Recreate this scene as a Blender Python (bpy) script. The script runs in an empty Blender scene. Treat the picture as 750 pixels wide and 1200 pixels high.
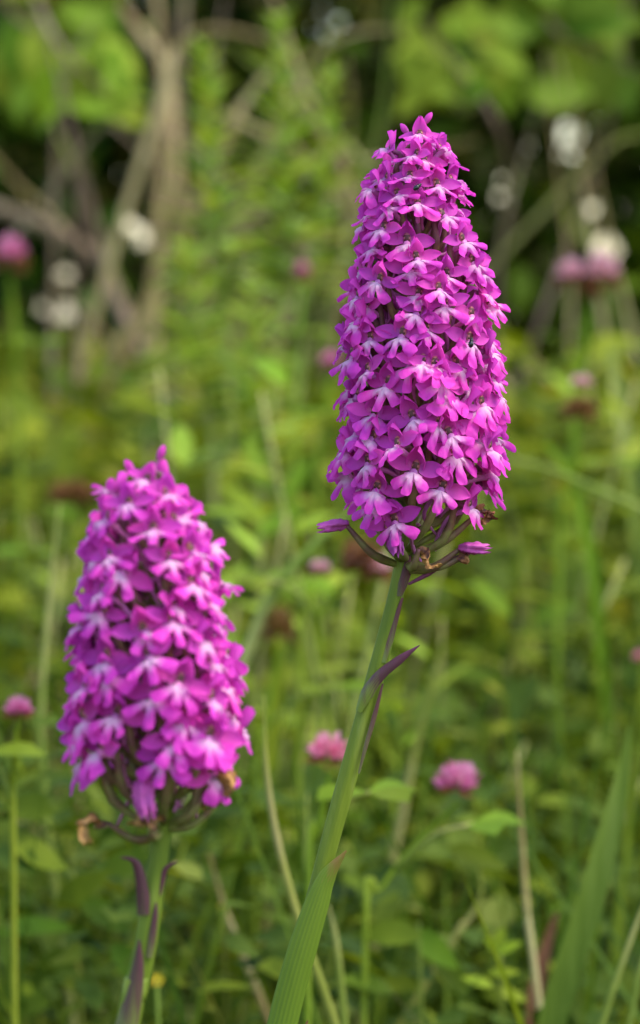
import bpy, math, random
import numpy as np
from mathutils import Vector, Matrix

# ------------------------------------------------------------------ camera, sky, sun, exposure
SC = bpy.context.scene
COL = SC.collection
PITCH = math.radians(3.0)
H = 0.30                       # lens height above the ground
DF = 0.60                      # focus distance (the sharp spike)
K = 0.175 / 0.60               # frame height / distance
cam_d = bpy.data.cameras.new('camera'); cam = bpy.data.objects.new('camera', cam_d); COL.objects.link(cam)
cam.location = (0, 0, H); cam.rotation_euler = (math.pi / 2 - PITCH, 0, 0)
cam_d.sensor_fit = 'VERTICAL'; cam_d.sensor_height = 36; cam_d.sensor_width = 24
cam_d.lens = 36 / K; cam_d.clip_start = 0.02; cam_d.clip_end = 2000
cam_d.dof.use_dof = True; cam_d.dof.focus_distance = DF - 0.008
cam_d.dof.aperture_fstop = 21.0; cam_d.dof.aperture_blades = 7; cam_d.dof.aperture_rotation = 0.3
SC.camera = cam

SUN_EL, SUN_AZ = math.radians(58), math.radians(70)   # azimuth measured from -Y (behind camera) to +X
w = bpy.data.worlds.new('World'); SC.world = w; w.use_nodes = True
nt = w.node_tree; bg = nt.nodes['Background']
sky = nt.nodes.new('ShaderNodeTexSky'); sky.sky_type = 'NISHITA'; sky.sun_disc = False
sky.sun_elevation = SUN_EL; sky.air_density = 1.35; sky.dust_density = 1.4; sky.ozone_density = 1.0
sdir = Vector((math.sin(SUN_AZ) * math.cos(SUN_EL), -math.cos(SUN_AZ) * math.cos(SUN_EL), math.sin(SUN_EL)))
sky.sun_rotation = math.atan2(sdir.x, sdir.y)
nt.links.new(sky.outputs[0], bg.inputs[0]); bg.inputs[1].default_value = 0.15
sun_d = bpy.data.lights.new('sun', 'SUN'); sun = bpy.data.objects.new('sun', sun_d); COL.objects.link(sun)
sun_d.energy = 1.5; sun_d.angle = math.radians(30); sun_d.color = (1.0, 0.9, 0.74)
sun.rotation_euler = (-sdir).to_track_quat('-Z', 'Y').to_euler(); sun.location = (0, 0, 5)
SC.view_settings.view_transform = 'Standard'; SC.view_settings.look = 'None'
SC.view_settings.exposure = 1.38; SC.view_settings.gamma = 1.0
SC.render.engine = 'CYCLES'; SC.cycles.use_denoising = True
SC.cycles.max_bounces = 8; SC.cycles.transmission_bounces = 6; SC.cycles.transparent_max_bounces = 8

FW = Vector((0, math.cos(PITCH), -math.sin(PITCH))); UP = Vector((0, math.sin(PITCH), math.cos(PITCH)))
RT = Vector((1, 0, 0)); CAM = Vector((0, 0, H))
def at(px, py, d):             # photo pixel (750x1200) at depth d metres
    d = float(d); px = float(px); py = float(py)
    return CAM + d * (FW + RT * ((px - 375) / 1200 * K) + UP * ((600 - py) / 1200 * K))
def mpp(d): return K * d / 1200
def to_px(P):
    q = P - np.array(CAM); d = q @ np.array(FW)
    return np.stack([375 + (q @ np.array(RT)) / d / K * 1200, 600 - (q @ np.array(UP)) / d / K * 1200], -1), d
rng = np.random.default_rng(7); random.seed(7)
def smooth(a, b, x):
    t = np.clip((x - a) / (b - a), 0, 1); return t * t * (3 - 2 * t)

# ------------------------------------------------------------------ materials
def new_mat(name):
    m = bpy.data.materials.new(name); m.use_nodes = True
    t = m.node_tree; t.nodes.clear()
    return m, t, (lambda k, **kw: node(t, k, **kw))
def node(t, kind, **kw):
    n = t.nodes.new('ShaderNode' + kind)
    for k, v in kw.items():
        if k.startswith('i_'): n.inputs[k[2:].replace('_', ' ')].default_value = v
        else: setattr(n, k, v)
    return n
def ramp(t, stops):
    r = t.nodes.new('ShaderNodeValToRGB'); e = r.color_ramp.elements
    while len(e) < len(stops): e.new(0.5)
    for el, (p, c) in zip(e, stops): el.position = p; el.color = (*c, 1)
    return r
def finish(t, col, rough=0.5, trans=0.3, spec=0.4, bump=None, bump_d=0.0002, bump_s=0.3, trans_tint=(1, 1, 1), coat=0):
    p = node(t, 'BsdfPrincipled'); p.inputs['Roughness'].default_value = rough
    p.inputs['Specular IOR Level'].default_value = spec
    t.links.new(col, p.inputs['Base Color'])
    if bump is not None:
        b = node(t, 'Bump'); b.inputs['Strength'].default_value = bump_s; b.inputs['Distance'].default_value = bump_d
        t.links.new(bump, b.inputs['Height']); t.links.new(b.outputs[0], p.inputs['Normal'])
    out = node(t, 'OutputMaterial')
    if trans > 0:
        tr = node(t, 'BsdfTranslucent'); mx = node(t, 'MixShader'); mx.inputs[0].default_value = trans
        tt = node(t, 'MixRGB', blend_type='MULTIPLY'); tt.inputs[0].default_value = 1; tt.inputs[2].default_value = (*trans_tint, 1)
        t.links.new(col, tt.inputs[1]); t.links.new(tt.outputs[0], tr.inputs[0])
        t.links.new(p.outputs[0], mx.inputs[1]); t.links.new(tr.outputs[0], mx.inputs[2]); t.links.new(mx.outputs[0], out.inputs[0])
    else: t.links.new(p.outputs[0], out.inputs[0])
def fade_mat(name, stops, rough=0.5, trans=0.3, spec=0.35, nscale=900, namt=0.12, vary=0.18, huev=0.02, bump_s=0.25, attr='fade', trans_tint=(1, 1, 1), bump_d=0.00015, stretch=(1, 1, 1)):
    """colour from a pigment attribute, with fine noise and a little variation per object"""
    m, t, N = new_mat(name)
    a = N('Attribute', attribute_name=attr); r = ramp(t, stops)
    tc = N('TexCoord'); mp = N('Mapping'); mp.inputs['Scale'].default_value = stretch
    no = N('TexNoise'); no.inputs['Scale'].default_value = nscale; no.inputs['Detail'].default_value = 4
    t.links.new(tc.outputs['Object'], mp.inputs[0]); t.links.new(mp.outputs[0], no.inputs['Vector'])
    ma = N('MapRange'); ma.inputs['From Min'].default_value = 0.3; ma.inputs['From Max'].default_value = 0.7
    ma.inputs['To Min'].default_value = -namt; ma.inputs['To Max'].default_value = namt
    t.links.new(no.outputs[0], ma.inputs[0])
    ad = N('Math', operation='ADD'); t.links.new(a.outputs['Fac'], ad.inputs[0]); t.links.new(ma.outputs[0], ad.inputs[1])
    t.links.new(ad.outputs[0], r.inputs[0])
    hs = N('HueSaturation'); oi = N('ObjectInfo')
    mv = N('MapRange'); mv.inputs['To Min'].default_value = 1 - vary; mv.inputs['To Max'].default_value = 1 + vary
    mh = N('MapRange'); mh.inputs['To Min'].default_value = 0.5 - huev; mh.inputs['To Max'].default_value = 0.5 + huev
    t.links.new(oi.outputs['Random'], mv.inputs[0]); t.links.new(oi.outputs['Random'], mh.inputs[0])
    t.links.new(mv.outputs[0], hs.inputs['Value']); t.links.new(mh.outputs[0], hs.inputs['Hue']); t.links.new(r.outputs[0], hs.inputs['Color'])
    finish(t, hs.outputs[0], rough, trans, spec, no.outputs[0], bump_d, bump_s, trans_tint)
    return m
M = {}
MAG = (0.62, 0.045, 0.58); MAGD = (0.42, 0.03, 0.36)
M['lip'] = fade_mat('lip_petal', [(0.0, (0.87, 0.56, 0.78)), (0.25, (0.86, 0.40, 0.72)), (0.5, (0.84, 0.20, 0.65)), (0.8, (0.83, 0.088, 0.61)), (1.0, (0.80, 0.062, 0.58))], rough=0.6, trans=0.45, spec=0.18, nscale=1900, namt=0.13, vary=0.12, huev=0.012, bump_s=0.5, stretch=(1, .5, .3))
M['tepal'] = fade_mat('tepal', [(0.0, (0.66, 0.20, 0.50)), (0.4, (0.64, 0.075, 0.47)), (1.0, (0.74, 0.07, 0.56))], rough=0.6, spec=0.2, trans=0.45, nscale=1200, namt=0.15, vary=0.16, huev=0.015)
M['spur'] = fade_mat('spur', [(0.0, (0.74, 0.24, 0.6)), (1.0, (0.62, 0.2, 0.46))], rough=0.45, trans=0.25)
M['ovary'] = fade_mat('ovary', [(0.0, (0.24, 0.28, 0.06)), (0.4, (0.19, 0.12, 0.06)), (0.7, (0.15, 0.045, 0.07)), (1.0, (0.3, 0.06, 0.2))], rough=0.5, trans=0.1, nscale=500, namt=0.2)
M['throat'] = fade_mat('throat', [(0.0, (0.42, 0.16, 0.15)), (1.0, (0.38, 0.10, 0.13))], trans=0.1)
M['pollen'] = fade_mat('pollen_slit', [(0.0, (0.06, 0.02, 0.02)), (1.0, (0.10, 0.03, 0.025))], trans=0)
M['stem'] = fade_mat('orchid_stem', [(0.0, (0.11, 0.17, 0.014)), (0.5, (0.16, 0.225, 0.02)), (0.85, (0.22, 0.28, 0.05)), (1.0, (0.25, 0.22, 0.10))], spec=0.2, rough=0.5, trans=0.12, nscale=700, namt=0.25, vary=0.03, huev=0.005, bump_s=0.3, stretch=(1, 1, 0.06))
M['bract'] = fade_mat('bract', [(0.0, (0.17, 0.26, 0.035)), (0.25, (0.15, 0.16, 0.05)), (0.5, (0.10, 0.04, 0.045)), (0.85, (0.13, 0.035, 0.055)), (1.0, (0.22, 0.05, 0.12))], rough=0.5, trans=0.2, nscale=900, namt=0.15, stretch=(1, 1, 0.1), vary=0.1)
M['sheath'] = fade_mat('leaf_sheath', [(0.0, (0.115, 0.18, 0.014)), (0.75, (0.15, 0.22, 0.02)), (0.9, (0.28, 0.14, 0.05)), (1.0, (0.22, 0.07, 0.05))], spec=0.2, rough=0.5, trans=0.15, nscale=800, namt=0.12, stretch=(1, 1, 0.04), bump_s=0.4, vary=0.03, huev=0.005)
M['withered'] = fade_mat('withered', [(0.0, (0.10, 0.035, 0.03)), (0.5, (0.28, 0.11, 0.04)), (1.0, (0.42, 0.20, 0.07))], rough=0.7, trans=0.1, nscale=900, namt=0.5)
M['wilted'] = fade_mat('wilted', [(0.0, (0.40, 0.06, 0.28)), (1.0, (0.56, 0.09, 0.42))], rough=0.55, trans=0.2, namt=0.4)
G_MID = [(0.0, (0.045, 0.085, 0.0064)), (0.35, (0.09, 0.155, 0.008)), (0.7, (0.168, 0.25, 0.016)), (1.0, (0.28, 0.34, 0.04))]
G_YEL = [(0.0, (0.101, 0.15, 0.008)), (0.4, (0.168, 0.25, 0.016)), (0.75, (0.269, 0.34, 0.024)), (1.0, (0.403, 0.42, 0.064))]
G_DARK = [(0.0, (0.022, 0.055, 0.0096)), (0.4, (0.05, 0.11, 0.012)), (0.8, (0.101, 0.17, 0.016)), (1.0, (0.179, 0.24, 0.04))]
G_BRIGHT = [(0.0, (0.134, 0.22, 0.012)), (0.5, (0.224, 0.33, 0.02)), (1.0, (0.358, 0.44, 0.056))]
def leafmat(name, st, **k):
    a = dict(rough=0.6, trans=0.36, spec=0.1, nscale=120, namt=0.12, attr='tint', vary=0.1, bump_s=0.2, bump_d=0.0008, trans_tint=(1.25, 1.12, 0.4)); a.update(k)
    return fade_mat(name, st, **a)
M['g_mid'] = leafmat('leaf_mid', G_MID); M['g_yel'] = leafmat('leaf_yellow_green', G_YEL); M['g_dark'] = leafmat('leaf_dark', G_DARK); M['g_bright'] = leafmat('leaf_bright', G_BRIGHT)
M['blade'] = leafmat('blade_green', [(0.0, (0.085, 0.125, 0.014)), (0.5, (0.145, 0.195, 0.03)), (1.0, (0.21, 0.26, 0.06))], nscale=500, namt=.25, stretch=(1, 1, .03))
M['feather'] = leafmat('feather_leaf', [(0.0, (0.16, 0.26, 0.03)), (0.5, (0.26, 0.38, 0.06)), (1.0, (0.36, 0.46, 0.12))])
M['g_olive'] = leafmat('leaf_olive', [(0.0, (0.03, 0.035, 0.01)), (0.4, (0.07, 0.085, 0.015)), (0.8, (0.13, 0.14, 0.03)), (1.0, (0.22, 0.2, 0.06))])
M['straw'] = leafmat('straw', [(0.0, (0.22, 0.15, 0.06)), (0.5, (0.36, 0.27, 0.12)), (1.0, (0.50, 0.42, 0.22))], trans=0.15)
M['paleg'] = leafmat('pale_stalk', [(0.0, (0.16, 0.22, 0.03)), (0.5, (0.25, 0.29, 0.06)), (1.0, (0.38, 0.36, 0.13))], trans=0.15)
M['redleaf'] = leafmat('reddish_leaf', [(0.0, (0.12, 0.04, 0.03)), (1.0, (0.26, 0.11, 0.07))], trans=0.2)
M['bark'] = fade_mat('bark', [(0.0, (0.09, 0.06, 0.035)), (0.5, (0.17, 0.115, 0.07)), (1.0, (0.28, 0.21, 0.14))], rough=0.85, trans=0, nscale=60, namt=0.5, bump_s=0.8, bump_d=0.004, stretch=(1, 1, 0.25))
M['bark_tan'] = fade_mat('bark_tan', [(0.0, (0.2, 0.13, 0.06)), (0.5, (0.33, 0.23, 0.11)), (1.0, (0.44, 0.34, 0.18))], rough=0.8, trans=0, nscale=70, namt=0.4, bump_s=0.6, bump_d=0.003, stretch=(1, 1, 0.2))
M['clover'] = leafmat('clover_floret', [(0.0, (0.55, 0.10, 0.24)), (0.5, (0.74, 0.20, 0.40)), (1.0, (0.82, 0.45, 0.56))], trans=0.3, trans_tint=(1, 1, 1))
M['clover_pale'] = leafmat('clover_pale', [(0.0, (0.62, 0.24, 0.27)), (0.5, (0.80, 0.42, 0.47)), (1.0, (0.86, 0.62, 0.64))], trans=0.3, trans_tint=(1, 1, 1))
M['clover_brown'] = leafmat('clover_brown', [(0.0, (0.13, 0.06, 0.02)), (0.5, (0.25, 0.11, 0.04)), (1.0, (0.36, 0.19, 0.08))], trans=0.15, trans_tint=(1, 1, 1))
M['yellow'] = leafmat('yellow_petal', [(0.0, (0.6, 0.4, 0.02)), (1.0, (0.75, 0.58, 0.04))], trans_tint=(1, 1, 1))
M['beetle'] = fade_mat('beetle_shell', [(0, (0.004, 0.005, 0.007)), (1, (0.008, 0.01, 0.012))], rough=0.15, trans=0, spec=0.6)
def soil_mat():
    m, t, N = new_mat('soil')
    tc = N('TexCoord'); n1 = N('TexNoise'); n1.inputs['Scale'].default_value = 6; n1.inputs['Detail'].default_value = 8
    n2 = N('TexNoise'); n2.inputs['Scale'].default_value = 90; n2.inputs['Detail'].default_value = 6
    t.links.new(tc.outputs['Object'], n1.inputs['Vector']); t.links.new(tc.outputs['Object'], n2.inputs['Vector'])
    r = ramp(t, [(0.3, (0.03, 0.025, 0.012)), (0.5, (0.045, 0.06, 0.015)), (0.7, (0.08, 0.10, 0.025))])
    t.links.new(n1.outputs[0], r.inputs[0]); finish(t, r.outputs[0], 0.9, 0, 0.2, n2.outputs[0], 0.01, 0.8); return m
M['soil'] = soil_mat()

# ------------------------------------------------------------------ mesh helpers
def mesh(name, V, F, mats, attr=None, vals=None, smooth_=True, fmat=None):
    me = bpy.data.meshes.new(name); me.from_pydata([tuple(v) for v in V], [], [tuple(int(i) for i in f) for f in F])
    for m in (mats if isinstance(mats, (list, tuple)) else [mats]): me.materials.append(m)
    if attr:
        a = me.attributes.new(attr, 'FLOAT', 'POINT'); a.data.foreach_set('value', np.asarray(vals, np.float32))
    if smooth_: me.polygons.foreach_set('use_smooth', [True] * len(me.polygons))
    if fmat is not None: me.polygons.foreach_set('material_index', np.asarray(fmat, np.int32))
    me.update(); return me
def grid_faces(nu, nv, wrap=False):
    F = []
    for i in range(nu - 1):
        for j in range(nv if wrap else nv - 1):
            j2 = (j + 1) % nv
            F.append((i * nv + j, i * nv + j2, (i + 1) * nv + j2, (i + 1) * nv + j))
    return F
def obj(name, me, parent=None, **props):
    o = bpy.data.objects.new(name, me); COL.objects.link(o); o.parent = parent
    for k, v in props.items(): o[k] = v
    return o
def empty(name, loc, label, cat, group=None):
    o = bpy.data.objects.new(name, None); COL.objects.link(o); o.location = loc; o.empty_display_size = 0.01
    o['label'] = label; o['category'] = cat
    if group: o['group'] = group
    return o
def tag(o, label, cat, group=None, kind=None):
    o['label'] = label; o['category'] = cat
    if group: o['group'] = group
    if kind: o['kind'] = kind
    return o
def catmull(pts, n):
    P = np.array([list(p) for p in pts], float)
    if len(P) == 2: return P[0] + np.linspace(0, 1, n)[:, None] * (P[1] - P[0])
    Q = np.vstack([2 * P[0] - P[1], P, 2 * P[-1] - P[-2]])
    u = np.linspace(0, len(P) - 1 - 1e-9, n); i = u.astype(int); t = (u - i)[:, None]
    p0, p1, p2, p3 = Q[i], Q[i + 1], Q[i + 2], Q[i + 3]
    return 0.5 * (2 * p1 + (p2 - p0) * t + (2 * p0 - 5 * p1 + 4 * p2 - p3) * t ** 2 + (3 * p1 - p0 - 3 * p2 + p3) * t ** 3)
def frames(P):
    T = np.gradient(P, axis=0); T /= np.linalg.norm(T, axis=1)[:, None] + 1e-12
    ref = np.array([0.0, -1, 0]) if abs(T[0][1]) < 0.9 else np.array([1.0, 0, 0])
    A = np.zeros_like(P); B = np.zeros_like(P); a = ref
    for i in range(len(P)):
        a = a - T[i] * (a @ T[i]); a = a / (np.linalg.norm(a) + 1e-12); A[i] = a; B[i] = np.cross(T[i], a)
    return T, A, B
def tube_data(pts, radii, n=16, sides=8, lump=0, seed=0, ridges=0):
    P = catmull(pts, n); T, A, B = frames(P)
    R = np.interp(np.linspace(0, 1, n), np.linspace(0, 1, len(radii)), radii)
    th = np.linspace(0, 2 * math.pi, sides, endpoint=False)
    rr = R[:, None] * np.ones(sides)[None]
    if lump:
        g = np.random.default_rng(seed); rr = rr * (1 + lump * g.normal(size=rr.shape))
    if ridges: rr = rr * (1 + 0.05 * np.cos(ridges * th)[None] + 0.025 * np.cos(3 * ridges * th + 1)[None])
    V = P[:, None] + rr[..., None] * (np.cos(th)[None, :, None] * A[:, None] + np.sin(th)[None, :, None] * B[:, None])
    V = V.reshape(-1, 3); F = grid_faces(n, sides, True)
    F.append(tuple(range(sides))[::-1]); F.append(tuple((n - 1) * sides + k for k in range(sides)))
    return V, F, np.repeat(np.linspace(0, 1, n), sides)
def tube(name, pts, radii, mat, n=16, sides=8, attr='fade', origin=None, vals=None, **k):
    V, F, a = tube_data(pts, radii, n, sides, **k)
    if origin is not None: V = V - np.array(origin)
    if vals is not None: a = vals(a)
    return mesh(name, V, F, mat, attr, a)
def strip(name, pts, widths, mat, n=14, across=5, face=None, cup=0.15, attr='fade', origin=None, twist=0, vals=None, ribs=0):
    """leaf-like ribbon along a path; face = direction its flat side looks towards"""
    P = catmull(pts, n); T = np.gradient(P, axis=0); T /= np.linalg.norm(T, axis=1)[:, None]
    f = np.array(face if face is not None else (0, -1, 0.2), float)
    W = np.interp(np.linspace(0, 1, n), np.linspace(0, 1, len(widths)), widths)
    v = np.linspace(-1, 1, across); V = []
    for i in range(n):
        nn = f - T[i] * (f @ T[i]); nn /= np.linalg.norm(nn); s = np.cross(T[i], nn)
        a = twist * i / (n - 1); s, nn = s * math.cos(a) + nn * math.sin(a), nn * math.cos(a) - s * math.sin(a)
        for q in v: V.append(P[i] + s * W[i] * 0.5 * q + nn * W[i] * (cup * (q * q) + (.012 * math.cos(q * ribs * 3.14159) if ribs else 0)))
    V = np.array(V)
    if origin is not None: V = V - np.array(origin)
    a = np.repeat(np.linspace(0, 1, n), across)
    if vals is not None: a = vals(a)
    if ribs: a = np.clip(a + np.tile(.10 * np.cos(v * ribs * 3.14159), n), 0, 1)
    return mesh(name, V, grid_faces(n, across), mat, attr, a)
# many leaves in one mesh (vectorised)
def leaf_template(n=6, shape='ovate'):
    u = np.linspace(0, 1, n)
    if shape == 'ovate': wd = np.sin(np.pi * np.clip(u, 0, 1) ** 0.8) ** 0.8
    elif shape == 'round': wd = np.sin(np.pi * np.clip(u * 0.97 + 0.02, 0, 1)) ** 0.55
    elif shape == 'obovate': wd = np.sin(np.pi * np.clip(u * 0.93 + 0.02, 0, 1) ** 1.4) ** 0.7
    else: wd = (1 - u ** 2.2) * (0.6 + 0.4 * np.minimum(1, u * 5))
    wd[-1] = 0.02; wd[0] = max(wd[0], 0.06)
    v = np.array([-1, 0, 1.0]); U, Vv = np.meshgrid(u, v, indexing='ij'); Wd = np.repeat(wd[:, None], 3, 1)
    return U.ravel(), (Vv * Wd).ravel(), (np.abs(Vv) * Wd).ravel(), grid_faces(n, 3)
def norm(a): return a / (np.linalg.norm(a, axis=-1, keepdims=True) + 1e-12)
def leaf_points(pos, axis, nrm, length, width, bend, fold, tmpl):
    U, X, AX, F = tmpl; axis = norm(axis); nrm = norm(nrm - axis * np.sum(nrm * axis, -1, keepdims=True)); side = np.cross(axis, nrm)
    L = np.asarray(length)[:, None, None]; Wd = np.asarray(width)[:, None, None] * 0.5
    return (pos[:, None] + axis[:, None] * (U[None, :, None] * L) + side[:, None] * (X[None, :, None] * Wd)
            + nrm[:, None] * (fold * AX[None, :, None] * Wd - np.asarray(bend)[:, None, None] * L * (U[None, :, None] ** 2)))
def leaves_mesh(name, P, tmpl, mat, tint, mats_idx=None):
    n, k = P.shape[:2]; F = np.array(tmpl[3], np.int64); nf = len(F)
    me = bpy.data.meshes.new(name); me.vertices.add(n * k); me.vertices.foreach_set('co', P.reshape(-1).astype(np.float32))
    idx = (F[None] + (np.arange(n) * k)[:, None, None]).reshape(-1)
    me.loops.add(n * nf * 4); me.loops.foreach_set('vertex_index', idx.astype(np.int32))
    me.polygons.add(n * nf); me.polygons.foreach_set('loop_start', np.arange(0, n * nf * 4, 4, dtype=np.int32))
    for m in (mat if isinstance(mat, (list, tuple)) else [mat]): me.materials.append(m)
    if mats_idx is not None: me.polygons.foreach_set('material_index', np.repeat(mats_idx, nf).astype(np.int32))
    me.polygons.foreach_set('use_smooth', np.ones(n * nf, bool))
    a = me.attributes.new('tint', 'FLOAT', 'POINT'); a.data.foreach_set('value', np.repeat(tint, k).astype(np.float32))
    me.update(calc_edges=True); me.validate(); return me
T_OV = leaf_template(6, 'ovate'); T_OB = leaf_template(6, 'obovate'); T_RD = leaf_template(6, 'round'); T_GR = leaf_template(8, 'blade'); T_SM = leaf_template(4, 'ovate'); T_O5 = leaf_template(5, 'obovate'); T_OV5 = leaf_template(5, 'ovate'); T_RD5 = leaf_template(5, 'round')

# ------------------------------------------------------------------ setting: ground
def build_ground():
    n = 60; g = np.linspace(-1, 1, n); s = np.sign(g) * np.abs(g) ** 4 * 300
    X, Y = np.meshgrid(s, s, indexing='ij'); Z = 0.006 * np.sin(X * 3.1) * np.cos(Y * 2.7) - 0.006
    V = np.stack([X, Y + 1.5, Z], -1).reshape(-1, 3)
    o = obj('ground', mesh('ground', V, grid_faces(n, n), M['soil'])); o['kind'] = 'structure'
    tag(o, 'dark soil and leaf litter under the meadow plants', 'ground')
build_ground()

# ------------------------------------------------------------------ hedge of shrubs behind the meadow
GAPS = [(150, 262, 4.5), (168, 281, 5.5), (72, 322, 4), (48, 368, 3), (78, 368, 5), (140, 196, 3), (120, 132, 2.5), (52, 138, 2.5), (312, 260, 4), (345, 203, 3.5), (358, 286, 5),
        (662, 152, 4), (668, 170, 2.5), (706, 282, 8), (665, 270, 3), (706, 240, 2.5), (590, 215, 2), (300, 185, 2.5)]
_gr = random.Random(9)
GAPS = [(x + _gr.gauss(0, 7), y + _gr.gauss(0, 7), r * _gr.uniform(.55, 1.0)) for x, y, r in GAPS for _ in range(3)]
def carve(P):
    n = len(P); Q = P.reshape(n, -1, 3, 3); Q = np.concatenate([Q, (Q[:, 1:] + Q[:, :-1]) / 2], 1); Q = np.concatenate([Q, (Q[:, :, 1:] + Q[:, :, :-1]) / 2], 2).reshape(n, -1, 3)
    px, d = to_px(Q.reshape(-1, 3)); px = px.reshape(n, -1, 2); keep = np.ones(n, bool)
    for gx, gy, r in GAPS: keep &= ~((np.hypot(px[..., 0] - gx, px[..., 1] - gy) < r * 0.85).any(1))
    return P[keep], keep
def crown_leaves(n, cx, cy, hx, hy, z0, z1, ln, tmpl, seed, lump=0.22):
    g = np.random.default_rng(seed); nc = max(12, n // 45)
    cen = np.stack([g.uniform(-1, 1, nc) * hx + cx, g.uniform(-1, 1, nc) * hy + cy, g.uniform(z0, z1, nc)], -1)
    ci = g.integers(0, nc, n); pos = cen[ci] + g.normal(size=(n, 3)) * np.array([1, 1, 0.8]) * lump * 0.4
    pos[:, 2] = np.clip(pos[:, 2], 0.04, z1 + 0.1)
    out = norm(pos - cen[ci]); axis = out + g.normal(size=(n, 3)) * 0.6 + np.array([0, 0, -0.15])
    nrm = np.array([0, -0.5, 1.0]) + g.normal(size=(n, 3)) * 0.55
    L = ln * g.uniform(0.65, 1.25, n); P = leaf_points(pos, axis, nrm, L, L * g.uniform(0.5, 0.7, n), g.uniform(0, 0.25, n), 0.25, tmpl)
    tint = np.clip(g.normal(0.42, 0.2, n) + g.normal(0, 0.12, nc)[ci], 0, 1)
    return P, tint
def shrub(label, x, y, hx, hy, z1, n, ln, mat, tmpl, seed, barkm='bark', z0=0.05):
    e = empty('shrub', (x, y, 0), label, 'shrub', 'shrubs of the hedge behind the meadow')
    g = random.Random(seed)
    for k in range(3):
        a = g.uniform(0, 6.28); tx = x + math.cos(a) * hx * 0.6; ty = y + abs(math.sin(a)) * hy * 0.6
        pts = [(x + 0.03 * k, y, -0.02), (x * 0.6 + tx * 0.4, y * 0.6 + ty * 0.4, z1 * 0.35), (tx, ty, z1 * 0.95)]
        o = obj('trunk' if k == 0 else 'branch', tube('branch', pts, [0.006 - 0.001 * k, 0.004, 0.0015], M[barkm], 18, 8, origin=e.location, lump=0.05, seed=seed + k), e)
    P, tint = crown_leaves(n, x, y, hx, hy, z0, z1, ln, tmpl, seed); P, kp = carve(P)
    o = obj('crown', leaves_mesh('crown', P - np.array(e.location), tmpl, M[mat], tint[kp]), e); o['kind'] = 'stuff'
    return e
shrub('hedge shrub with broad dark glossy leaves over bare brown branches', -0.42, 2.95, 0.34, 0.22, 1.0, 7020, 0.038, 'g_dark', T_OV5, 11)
shrub('hedge shrub of dull olive leaves behind the upright feathery plants', -0.02, 3.05, 0.30, 0.22, 1.0, 7020, 0.032, 'g_olive', T_OV5, 12)
shrub('round leaved fresh green hedge shrub behind the tall pink orchid', 0.36, 2.95, 0.30, 0.22, 1.0, 7560, 0.034, 'g_mid', T_RD5, 13)
shrub('deep green hedge shrub with rounded leaves beyond the pale clover', 0.80, 2.95, 0.34, 0.22, 1.0, 7020, 0.038, 'g_mid', T_RD5, 14)
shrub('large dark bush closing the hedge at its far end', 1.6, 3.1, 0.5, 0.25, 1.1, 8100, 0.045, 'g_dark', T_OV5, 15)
shrub('dense olive green bush next to the bare twiggy shrub', -1.2, 3.05, 0.5, 0.25, 1.1, 8100, 0.045, 'g_mid', T_OV5, 16)
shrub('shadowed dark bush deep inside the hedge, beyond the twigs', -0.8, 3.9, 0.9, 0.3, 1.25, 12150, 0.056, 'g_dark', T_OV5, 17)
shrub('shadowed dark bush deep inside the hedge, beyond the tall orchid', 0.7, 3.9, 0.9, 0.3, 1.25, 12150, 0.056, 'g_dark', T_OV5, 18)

def stalk(name, label, cat, pix, wpx, d, mat, group=None, sides=8, n=26, toground=True, d2=None, lump=0.0, rad_end=None):
    """a rounded stalk or branch through photo pixels at depth d, continued down to the ground"""
    ds = np.linspace(d, d2 if d2 else d, len(pix))
    pts = [at(p[0], p[1], dd) for p, dd in zip(pix, ds)]
    if toground and pts[-1].z > 0.0:
        b = pts[-1]; dirv = (pts[-1] - pts[-2]).normalized(); k = min(0.5, b.z * 0.5)
        pts += [b + Vector((dirv.x * k, dirv.y * k, -b.z * 0.5)), b + Vector((dirv.x * k * 1.4, dirv.y * k, -b.z - 0.01))]
    wl = wpx if isinstance(wpx, (list, tuple)) else [wpx * 0.7, wpx]
    rad = [q * mpp(d) * 0.5 for q in ([wl[0] * .25, wl[0] * .8] + list(wl))]
    e = pts[-1] if toground else pts[0]
    tv = (lambda a: np.clip(0.5 + 0.35 * np.sin(a * 9 + d * 40), 0, 1))
    o = obj(name, tube(name, pts, rad, M[mat], n, sides, attr='tint' if mat in ('straw', 'paleg', 'g_bright', 'g_yel', 'g_mid', 'redleaf') else 'fade', origin=e, vals=tv, lump=lump, seed=int(d * 999)))
    o.location = e; return tag(o, label, cat, group)
def blade(name, label, cat, pix, wpx, d, mat, group=None, toground=True, face=(0.1, -1, 0.35), d2=None, twist=0.0, cup=0.2):
    ds = np.linspace(d, d2 if d2 else d, len(pix)); pts = [at(p[0], p[1], dd) for p, dd in zip(pix, ds)]
    if toground:
        b = pts[-1]; dirv = (pts[-1] - pts[-2]).normalized()
        pts += [b + Vector((dirv.x * b.z * .4, 0, -b.z * 0.5)), b + Vector((dirv.x * b.z * .5, 0, -b.z - 0.01))]
    wl = [q * mpp(d) for q in wpx]
    o = obj(name, strip(name, pts, wl, M[mat], 30, 33, face, cup, 'tint', origin=pts[-1], twist=twist, ribs=7, vals=lambda a: np.clip(0.45 + 0.2 * np.sin(a * 7), 0, 1)))
    o.location = pts[-1]; return tag(o, label, cat, group)
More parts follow.
